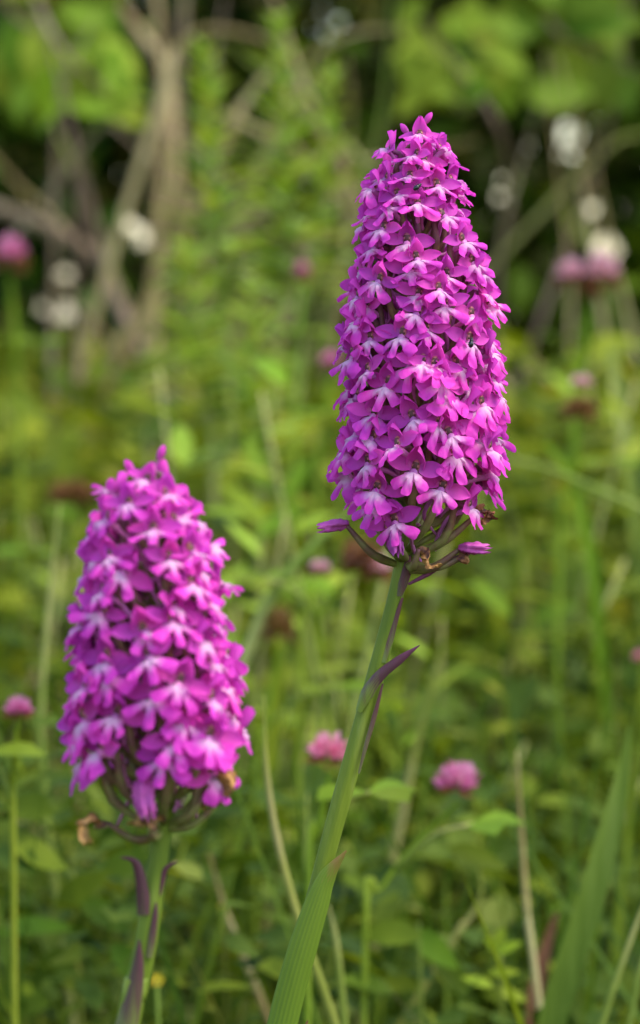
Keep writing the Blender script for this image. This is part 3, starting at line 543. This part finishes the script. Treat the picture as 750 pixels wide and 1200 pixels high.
def hood_mesh(seed):
    g = np.random.default_rng(seed); u = np.linspace(0, 1, 10); v = np.linspace(-1, 1, 13); U, V_ = np.meshgrid(u, v, indexing='ij')
    h = g.uniform(4.4, 5.4); W = g.uniform(1.7, 2.1) * (np.sin(np.pi * (0.16 + 0.80 * U)) ** .75); ph = math.radians(g.uniform(70, 85))
    X = W * np.sin(V_ * ph); Y = -1.1 + 1.5 * (1 - np.cos(V_ * ph)) * (0.5 + 0.7 * U) + g.uniform(.8, 2.0) * U ** 2
    Z = -0.2 + h * U * (1 - .22 * np.abs(V_) ** 1.3) + .25 * np.cos(V_ * 9) * U ** 2
    return mesh('hood', np.stack([X, Y, Z], -1).reshape(-1, 3) * MM, grid_faces(10, 13), M['tepal'], 'fade', np.clip(U + .2 * np.abs(V_), 0, 1).ravel())
def sepal_mesh(seed, sx):
    g = np.random.default_rng(seed); u = np.linspace(0, 1, 9); v = np.linspace(-1, 1, 7); U, V_ = np.meshgrid(u, v, indexing='ij')
    L = g.uniform(4.2, 5.4); W = g.uniform(1.15, 1.5) * np.sin(np.pi * (0.1 + .88 * U)) ** .8
    d = np.array([sx * .92, g.uniform(-.25, .25), g.uniform(-.1, .35)]); d /= np.linalg.norm(d); up = np.array([0, g.uniform(-.5, .1), 1.0]); up -= d * (up @ d); up /= np.linalg.norm(up); nn = np.cross(d, up) * sx
    if nn[1] > 0: nn = -nn
    P = np.array([sx * .7, -.4, .5]) + d * (U * L)[..., None] + up * (V_ * W)[..., None] + nn * ((-.35 * V_ ** 2 + .9 * U ** 2 * g.uniform(-.2, .8)))[..., None]
    return mesh('sepal', P.reshape(-1, 3) * MM, grid_faces(9, 7), M['tepal'], 'fade', np.clip(.25 + .8 * U, 0, 1).ravel())
def column_mesh():
    n, m = 8, 12; V = []; F = []
    for i in range(n):
        ph = math.pi * (i + .3) / (n - .4)
        for j in range(m):
            th = 2 * math.pi * j / m; V.append((0.78 * math.sin(ph) * math.cos(th), .5 * math.sin(ph) * math.sin(th) - .35, 1.0 + 1.1 * math.cos(ph)))
    F = grid_faces(n, m, True); V = np.array(V); fm = []
    for f in F:
        c = V[list(f)].mean(0); fm.append(1 if c[1] > -.15 and .12 < abs(c[0]) < .5 and .5 < c[2] < 1.6 else 0)
    F += [tuple(range(m))[::-1], tuple((n - 1) * m + k for k in range(m))]; fm += [0, 0]
    return mesh('column', V * MM, F, [M['throat'], M['pollen']], 'fade', np.clip(V[:, 2] / 2, 0, 1), fmat=fm)
def spur_mesh(seed):
    g = np.random.default_rng(seed)
    pts = np.array([(0, .3, -.2), (0, -2, -.9), (g.normal() * .6, -5, -2.6), (g.normal() * 1.2, -8 + g.normal(), -6 + g.normal()), (g.normal() * 1.5, -8.5 + g.normal(), -9)]) * MM
    return tube('spur', pts, [.75 * MM, .55 * MM, .45 * MM, .4 * MM, .2 * MM], M['spur'], 14, 7)
def bud_mesh(seed, mat='tepal'):
    g = np.random.default_rng(seed); n, m = 16, 18; V = []; A = []; w_ = mat == 'wilted'; ph = g.uniform(0, 6)
    for i in range(n):
        u = i / (n - 1); r = 1.15 * math.sin(math.pi * min(1, u * .9 + .06)) ** .7
        if w_: r = .55 + .55 * math.sin(math.pi * u) ** .8 + .5 * max(0, u - .7)
        for j in range(m):
            th = 2 * math.pi * j / m; rr = r * (1 + (.32 if w_ else .13) * math.cos((5 if w_ else 3) * th + 2.5 * u + ph) + (.12 * g.normal() if w_ else 0)); cut = (.9 * math.cos(5 * th + ph + 2) * u ** 3 if w_ else 0)
            V.append((rr * math.cos(th) + (.3 * math.sin(u * 4) if w_ else 0), u * 4.8 - .5 + cut, rr * math.sin(th) * (.8 if w_ else 1) + (.4 if not w_ else -.5) * u * u)); A.append(u)
    F = grid_faces(n, m, True) + [tuple(range(m))[::-1]]
    if not w_: F.append(tuple((n - 1) * m + k for k in range(m)))
    return mesh('bud', np.array(V) * MM, F, M[mat], 'fade', A)
LIPS = [lip_mesh(100 + i) for i in range(14)]; LIPU = [lip_mesh(300 + i, True) for i in range(14)]; HOODS = [hood_mesh(220 + i) for i in range(9)]
SEPL = [sepal_mesh(140 + i, -1) for i in range(8)]; SEPR = [sepal_mesh(250 + i, 1) for i in range(8)]
COLM = column_mesh(); SPURS = [spur_mesh(160 + i) for i in range(4)]; BUDS = [bud_mesh(170 + i) for i in range(3)]; WILT = [bud_mesh(180 + i, 'wilted') for i in range(3)]
def withered_mesh(seed):
    """a crumpled, curled scrap: one folded ribbon doubling back on itself"""
    g = np.random.default_rng(seed); k = 11
    p = np.cumsum(g.normal(size=(k, 3)) * np.array([1.25, .9, .9]) + np.array([0, .25, -.35]), 0) * MM * .62; p -= p[0]
    C = catmull(p, 60); T, A, B = frames(C); v = np.linspace(-1, 1, 7); W = MM * (.35 + .75 * np.abs(np.sin(np.linspace(0.3, 9, 60))) * np.linspace(1, .35, 60)); tw = np.cumsum(g.normal(0, .22, 60))
    S = A * np.cos(tw)[:, None] + B * np.sin(tw)[:, None]; Nn = np.cross(T, S)
    V = (C[:, None] + S[:, None] * (v[None, :, None] * W[:, None, None]) + Nn[:, None] * ((.6 * v ** 2)[None, :, None] * W[:, None, None]) + g.normal(0, .07 * MM, (60, 7, 3))).reshape(-1, 3)
    return mesh('withered_flower', V, grid_faces(60, 7), M['withered'], 'fade', np.clip(np.repeat(np.linspace(.1, 1, 60), 7) + g.normal(0, .1, 420), 0, 1))
def frame_matrix(loc, outward, roll=0.0):
    y = Vector(outward).normalized(); z = Vector((0, 0, 1)); z = (z - y * z.dot(y)).normalized(); x = y.cross(z)
    m = Matrix((x, y, z)).transposed(); m = m @ Matrix.Rotation(roll, 3, 'Y')
    r = m.to_4x4(); r.translation = loc; return r
def orchid(label, rows, d, stem_px, stem_w, base_y, seed, area=1560, size=0.94, lean=(0, 0, 0)):
    """rows: (py, left, right) outline of the spike; stem_px: centre line from spike tip to below the frame"""
    g = random.Random(seed); s = mpp(d); pm = s * (size and 1)
    foot_top = at(stem_px[-1][0], stem_px[-1][1], d); prev = at(stem_px[-2][0], stem_px[-2][1], d)
    dv = foot_top - prev; sl = dv.x / -dv.z
    foot = Vector((foot_top.x + sl * foot_top.z * .55, foot_top.y, 0))
    e = empty('pyramidal_orchid', foot, label, 'orchid')
    path = [at(p[0], p[1], d) for p in stem_px] + [Vector((foot_top.x + sl * foot_top.z * .4, foot_top.y, foot_top.z * .5)), foot - Vector((0, 0, .01))]
    rad = [w_ * s * .5 for w_ in stem_w] + [stem_w[-1] * s * .5] * 2
    # per-point radii: resample by index
    obj('stem', tube('stem', path, rad, M['stem'], 90, 40, origin=foot, ridges=5, vals=lambda a: np.clip(.25 + .3 * np.sin(a * 14) ** 2, 0, 1)), e)
    ys = [r[0] for r in rows]; cx = [(r[1] + r[2]) / 2 for r in rows]; hw = [(r[2] - r[1]) / 2 for r in rows]
    y0, y1 = ys[0], ys[-1]; pxmm = 0.001 / s                       # pixels per millimetre
    # sample heights by density
    yy = np.linspace(y0, y1, 400); HW = np.interp(yy, ys, hw); SZ = size * np.interp((yy - y0) / (y1 - y0), [0, .06, .2, .45, .8, 1], [.66, .74, .82, .90, .98, 1.0])
    RAD = np.maximum(HW - 3.7 * pxmm * SZ, 1.2 * pxmm); dens = 2 * math.pi * np.maximum(RAD, 10) / (area * (pxmm / 6.84) ** 2 * SZ ** 1.4)
    dens = dens * np.interp((yy - y0) / (y1 - y0), [0, .82, .93, 1], [1, 1, .6, .45])
    cum = np.cumsum(dens) * (yy[1] - yy[0]); N = int(cum[-1]); stemC = np.array([[p[0], p[1]] for p in stem_px])
    o_ax = np.argsort(stemC[:, 1]); ax_x = lambda py: float(np.interp(py, stemC[o_ax, 1], stemC[o_ax, 0]))
    for i in range(N):
        c = i + .5; py = float(np.interp(c, cum, yy)) + g.gauss(0, 5); k = min(max((py - y0) / (y1 - y0), 0), 1); r_px = float(np.interp(py, yy, RAD)) * g.uniform(.84, 1.05); sz = float(np.interp(py, yy, SZ)) * g.uniform(.92, 1.08)
        ang = i * 2.39996 + g.gauss(0, .2); cxx = float(np.interp(py, ys, cx)); out = Vector((math.cos(ang), math.sin(ang), 0))
        loc = at(cxx, py - 6 * sz, d) + out * (r_px * s)
        el = float(np.interp(k, [0, .08, .3, 1], [1.0, .55, .15, -.05])) + g.gauss(0, .09)
        yaw = g.gauss(0, .22); o2 = Vector((math.cos(ang + yaw) * math.cos(el), math.sin(ang + yaw) * math.cos(el), math.sin(el)))
        mt = frame_matrix(loc, o2, g.gauss(0, .26)); mt = mt @ Matrix.Scale(sz, 4)
        if i < 2:
            f = obj('bud', BUDS[i % 3], e); f.matrix_basis = Matrix.Translation(-foot) @ mt @ Matrix.Scale(.75, 4)
        else:
            f = obj('floret', COLM, e); f.matrix_basis = Matrix.Translation(-foot) @ mt
            obj('lip', g.choice(LIPU if g.random() > smooth(.35, .75, k) else LIPS), f); obj('hood', g.choice(HOODS), f); obj('sepal', g.choice(SEPL), f); obj('sepal', g.choice(SEPR), f); obj('spur', g.choice(SPURS), f)
        # ovary from the stem axis out to the throat
        drop = (9 * float(np.interp(k, [0, .15, 1], [.35, 1, 1.25]))) * pxmm * size
        a0 = at(ax_x(min(py + drop, base_y + 6)), min(py + drop, base_y + 6), d); back = loc - o2 * .0009 * sz
        p1 = a0 + out * (1.6 * MM); p2 = a0.lerp(back, .55) + Vector((0, 0, -.0012)) + out * .0012
        inv = mt.inverted(); pts = [inv @ q for q in (p1 - out * .0012, p2, back - o2 * .002, back)]
        obj('ovary', tube('ovary', pts, [.5 * MM, .8 * MM, .75 * MM, .5 * MM], M['ovary'], 10, 7, vals=lambda a: np.clip(a * (1.1 - .35 * k) + .15 * (1 - k), 0, 1)), f)
    print('florets', label[:20], N)
    return e, foot
def part(e, foot, name, me, px, py, d, outward=(0, -1, 0), sc=1.0, roll=0.0, dz=0.0):
    o = obj(name, me, e); o.matrix_basis = Matrix.Translation(-foot) @ frame_matrix(at(px, py, d) + Vector((0, dz, 0)), outward, roll) @ Matrix.Scale(sc, 4); return o
def sheath(e, foot, name, d, pix, wpx, depth, mat, vals=None, cup=-.35, face=(0, -1, 0.1), label=None):
    """clasping leaf: pixel path with a depth offset (mm towards the viewer) for each point"""
    pts = [at(p[0], p[1], d) + Vector((0, -q * MM, 0)) for p, q in zip(pix, depth)]
    o = obj(name, strip(name, pts, [q * mpp(d) for q in wpx], M[mat], 36, 33, face, cup, 'fade', origin=foot, vals=vals, ribs=7), e)
    if label: o['label'] = label
    return o
# --- the tall sharp orchid
D1 = DF
ROWS1 = [(142, 474, 508), (165, 452, 530), (185, 430, 545), (240, 412, 560), (300, 404, 580), (350, 391, 592), (400, 384, 601), (450, 384, 605), (500, 378, 606), (550, 376, 603), (590, 380, 590), (622, 398, 568)]
STEM1 = [(487, 150), (490, 300), (490, 450), (483, 580), (474, 645), (462, 705), (438, 800), (402, 930), (372, 1040), (348, 1130), (326, 1215)]
orc1, f1 = orchid('tall pink pyramidal orchid with a long crisp flower spike on a slanting green stem', ROWS1, D1, STEM1, [7, 10, 12, 15, 18, 18, 21, 22, 20, 20, 20], 652, 3)
sheath(orc1, f1, 'bract', D1, [(467, 698), (470, 685), (475, 668), (480, 650)], [7, 14, 15, 3], [1.5, 1.6, 1.6, 1.6], 'bract', vals=lambda a: .45 + .3 * a, label='dark purple pointed bract pressed to the stem')
sheath(orc1, f1, 'bract', D1, [(450, 776), (457, 752), (465, 725), (472, 700)], [10, 13, 8, 3], [1.4, 1.3, 1.2, 1.2], 'bract', vals=lambda a: .12 + a * .75, face=(.6, -1, 0))
sheath(orc1, f1, 'stem_leaf', D1, [(419, 832), (428, 810), (443, 789), (467, 770), (491, 754)], [8, 17, 14, 11, 1.2], [2.2, 2.6, 2.8, 3.0, 3.2], 'bract', vals=lambda a: a ** 1.0 * .95, face=(-.35, -1, .35), label='purple tipped leaf standing off the stem')
sheath(orc1, f1, 'bract', D1, [(421, 905), (430, 872), (440, 838), (449, 800)], [3, 6, 7, 3], [2.0, 2.0, 1.9, 1.8], 'bract', vals=lambda a: .35 + .25 * a, face=(.7, -1, 0))
sheath(orc1, f1, 'stem_leaf', D1, [(322, 1235), (339, 1165), (355, 1108), (371, 1058), (384, 1024), (406, 994)], [36, 35, 34, 29, 20, 1.5], [2.4, 2.3, 2.3, 2.2, 2.2, 2.6], 'sheath', vals=lambda a: a ** 1.4, cup=-.22, label='long green sheathing leaf with a brown tip')
sheath(orc1, f1, 'stem_leaf', D1, [(338, 1250), (347, 1222), (361, 1192)], [14, 10, 1.5], [2.0, 2.4, 3.0], 'sheath', vals=lambda a: .6 + .4 * a)
def faded(e, foot, d, root, tip, mesh_, sc, outward, roll, seed, name='withered_flower', rw=4.2, dz=0):
    """spent flower: green-brown ovary from the stem with a withered or wilted bloom at its end"""
    a, b = at(*root, d), at(*tip, d) + Vector((0, dz, 0)); m = a.lerp(b, .5) + Vector((0, dz * .3, -.0014)); s = mpp(d)
    obj('ovary', tube('ovary', [a, m, b], [rw * s, rw * 1.35 * s, rw * s, rw * .6 * s], M['ovary'], 14, 10, origin=foot, vals=lambda q: .05 + .45 * q), e)
    part(e, foot, name, mesh_, tip[0], tip[1], d, outward, sc, roll, dz)
WM = [withered_mesh(190 + i) for i in range(7)]
faded(orc1, f1, D1, (466, 662), (405, 613), WILT[0], 1.0, (-1, -.2, -.05), 0, 1, 'wilted_flower', dz=-.004)
faded(orc1, f1, D1, (474, 652), (447, 612), WM[0], 1.0, (-.6, -1, -.2), .5, 2, dz=-.007)
faded(orc1, f1, D1, (476, 655), (462, 612), WILT[1], 1.1, (0, -.6, -1), .3, 3, 'wilted_flower', dz=-.009)
faded(orc1, f1, D1, (478, 662), (489, 640), WM[1], 1.0, (1, -.6, .1), .2, 4, dz=-.008)
faded(orc1, f1, D1, (472, 668), (540, 640), WILT[2], 1.0, (1, -.3, .05), .2, 5, 'wilted_flower', dz=-.004)
faded(orc1, f1, D1, (478, 650), (562, 598), WM[2], 1.1, (.5, -.5, -1), .2, 6, dz=-.003)
faded(orc1, f1, D1, (474, 660), (548, 648), WM[3], 1.0, (.1, -.4, -1), .4, 7, dz=-.0035)
sheath(orc1, f1, 'bract', D1, [(478, 684), (500, 672), (525, 656), (540, 648)], [3, 6, 5, 1.5], [1.5, 2.5, 3, 3.4], 'bract', vals=lambda a: .9 + .1 * a)
# --- the shorter, nearer orchid
D2 = 0.516
ROWS2 = [(538, 160, 196), (560, 128, 218), (585, 100, 240), (640, 82, 272), (700, 76, 286), (760, 64, 296), (820, 63, 306), (870, 68, 308), (905, 72, 298), (932, 84, 270)]
STEM2 = [(178, 545), (184, 650), (190, 760), (194, 860), (196, 930), (190, 975), (184, 1020), (177, 1065), (168, 1120), (157, 1170), (147, 1215)]
orc2, f2 = orchid('shorter pink pyramidal orchid with a soft cone shaped flower spike', ROWS2, D2, STEM2, [8, 11, 14, 18, 21, 22, 22, 25, 26, 27, 28], 968, 9, area=1640, size=0.95)
sheath(orc2, f2, 'stem_leaf', D2, [(170, 1070), (168, 1045), (163, 1015), (156, 1004), (143, 1001)], [18, 15, 11, 6, 1.5], [2, 2.2, 2.6, 3, 3.2], 'bract', vals=lambda a: .5 + .4 * a, label='purple bract with a hooked tip')
sheath(orc2, f2, 'bract', D2, [(184, 1062), (190, 1030), (196, 1015), (208, 1007)], [6, 8, 5, 1.5], [1.0, 1.2, 1.4, 1.6], 'bract', vals=lambda a: .5 + .5 * a)
sheath(orc2, f2, 'bract', D2, [(177, 1120), (181, 1095), (184, 1070), (184, 1055)], [9, 10, 7, 2], [1.9, 1.9, 1.9, 1.8], 'bract', vals=lambda a: .35 + .3 * a, face=(.6, -1, 0))
sheath(orc2, f2, 'stem_leaf', D2, [(143, 1225), (150, 1195), (158, 1160), (163, 1125), (164, 1098)], [30, 26, 20, 12, 2], [2.3, 2.3, 2.3, 2.3, 2.4], 'bract', vals=lambda a: .15 + .55 * a)
faded(orc2, f2, D2, (192, 978), (128, 962), WM[4], 1.2, (-1, -.3, -.2), .3, 11, dz=-.003)
faded(orc2, f2, D2, (188, 975), (176, 950), WM[5], 1.2, (0, -.5, -1), .2, 12, dz=-.007)
faded(orc2, f2, D2, (197, 972), (262, 930), WM[6], 1.2, (1, -.4, -.3), .3, 13, dz=-.003)
faded(orc2, f2, D2, (197, 965), (250, 915), WM[0], 1.2, (.6, -.6, -.2), 1.2, 14, dz=-.005)
faded(orc2, f2, D2, (186, 970), (175, 905), WILT[1], 1.2, (0, -.6, -1), .1, 15, 'wilted_flower', dz=-.008)

# --- beetles on the tall spike
def beetle(label, px, py, dz, yaw):
    c = at(px, py, D1) + Vector((0, dz, 0)); e = empty('beetle', c, label, 'beetle', 'tiny beetles on the tall spike'); e.rotation_euler = (0, yaw, 0)
    def ell(name, cx, cz, rx, ry, rz):
        n, m = 8, 12; V = [(cx + rx * math.sin(math.pi * (i + .2) / (n - .6)) * math.cos(6.2832 * j / m), ry * math.sin(math.pi * (i + .2) / (n - .6)) * math.sin(6.2832 * j / m), cz + rz * math.cos(math.pi * (i + .2) / (n - .6))) for i in range(n) for j in range(m)]
        obj(name, mesh(name, np.array(V) * MM, grid_faces(n, m, True) + [tuple(range(m))[::-1], tuple((n - 1) * m + k for k in range(m))], M['beetle'], 'fade', [0.5] * len(V)), e)
    ell('wing_case', 0, -.15, .45, .4, .62); ell('thorax', 0, .5, .34, .3, .22); ell('head', 0, .78, .2, .2, .18)
    for k in range(6):
        sx = -1 if k < 3 else 1; z = (.35, .05, -.25)[k % 3]
        obj('leg', tube('leg', np.array([(sx * .3, .1, z), (sx * .62, .15, z + .08), (sx * .75, .45, z - .05)]) * MM, [.05 * MM, .03 * MM], M['beetle'], 6, 5), e)
beetle('tiny glossy black beetle on a petal halfway up the tall spike', 548, 402, -.0135, .15)
beetle('tiny black beetle tucked between florets near the top of the tall spike', 487, 222, -.0095, .9)
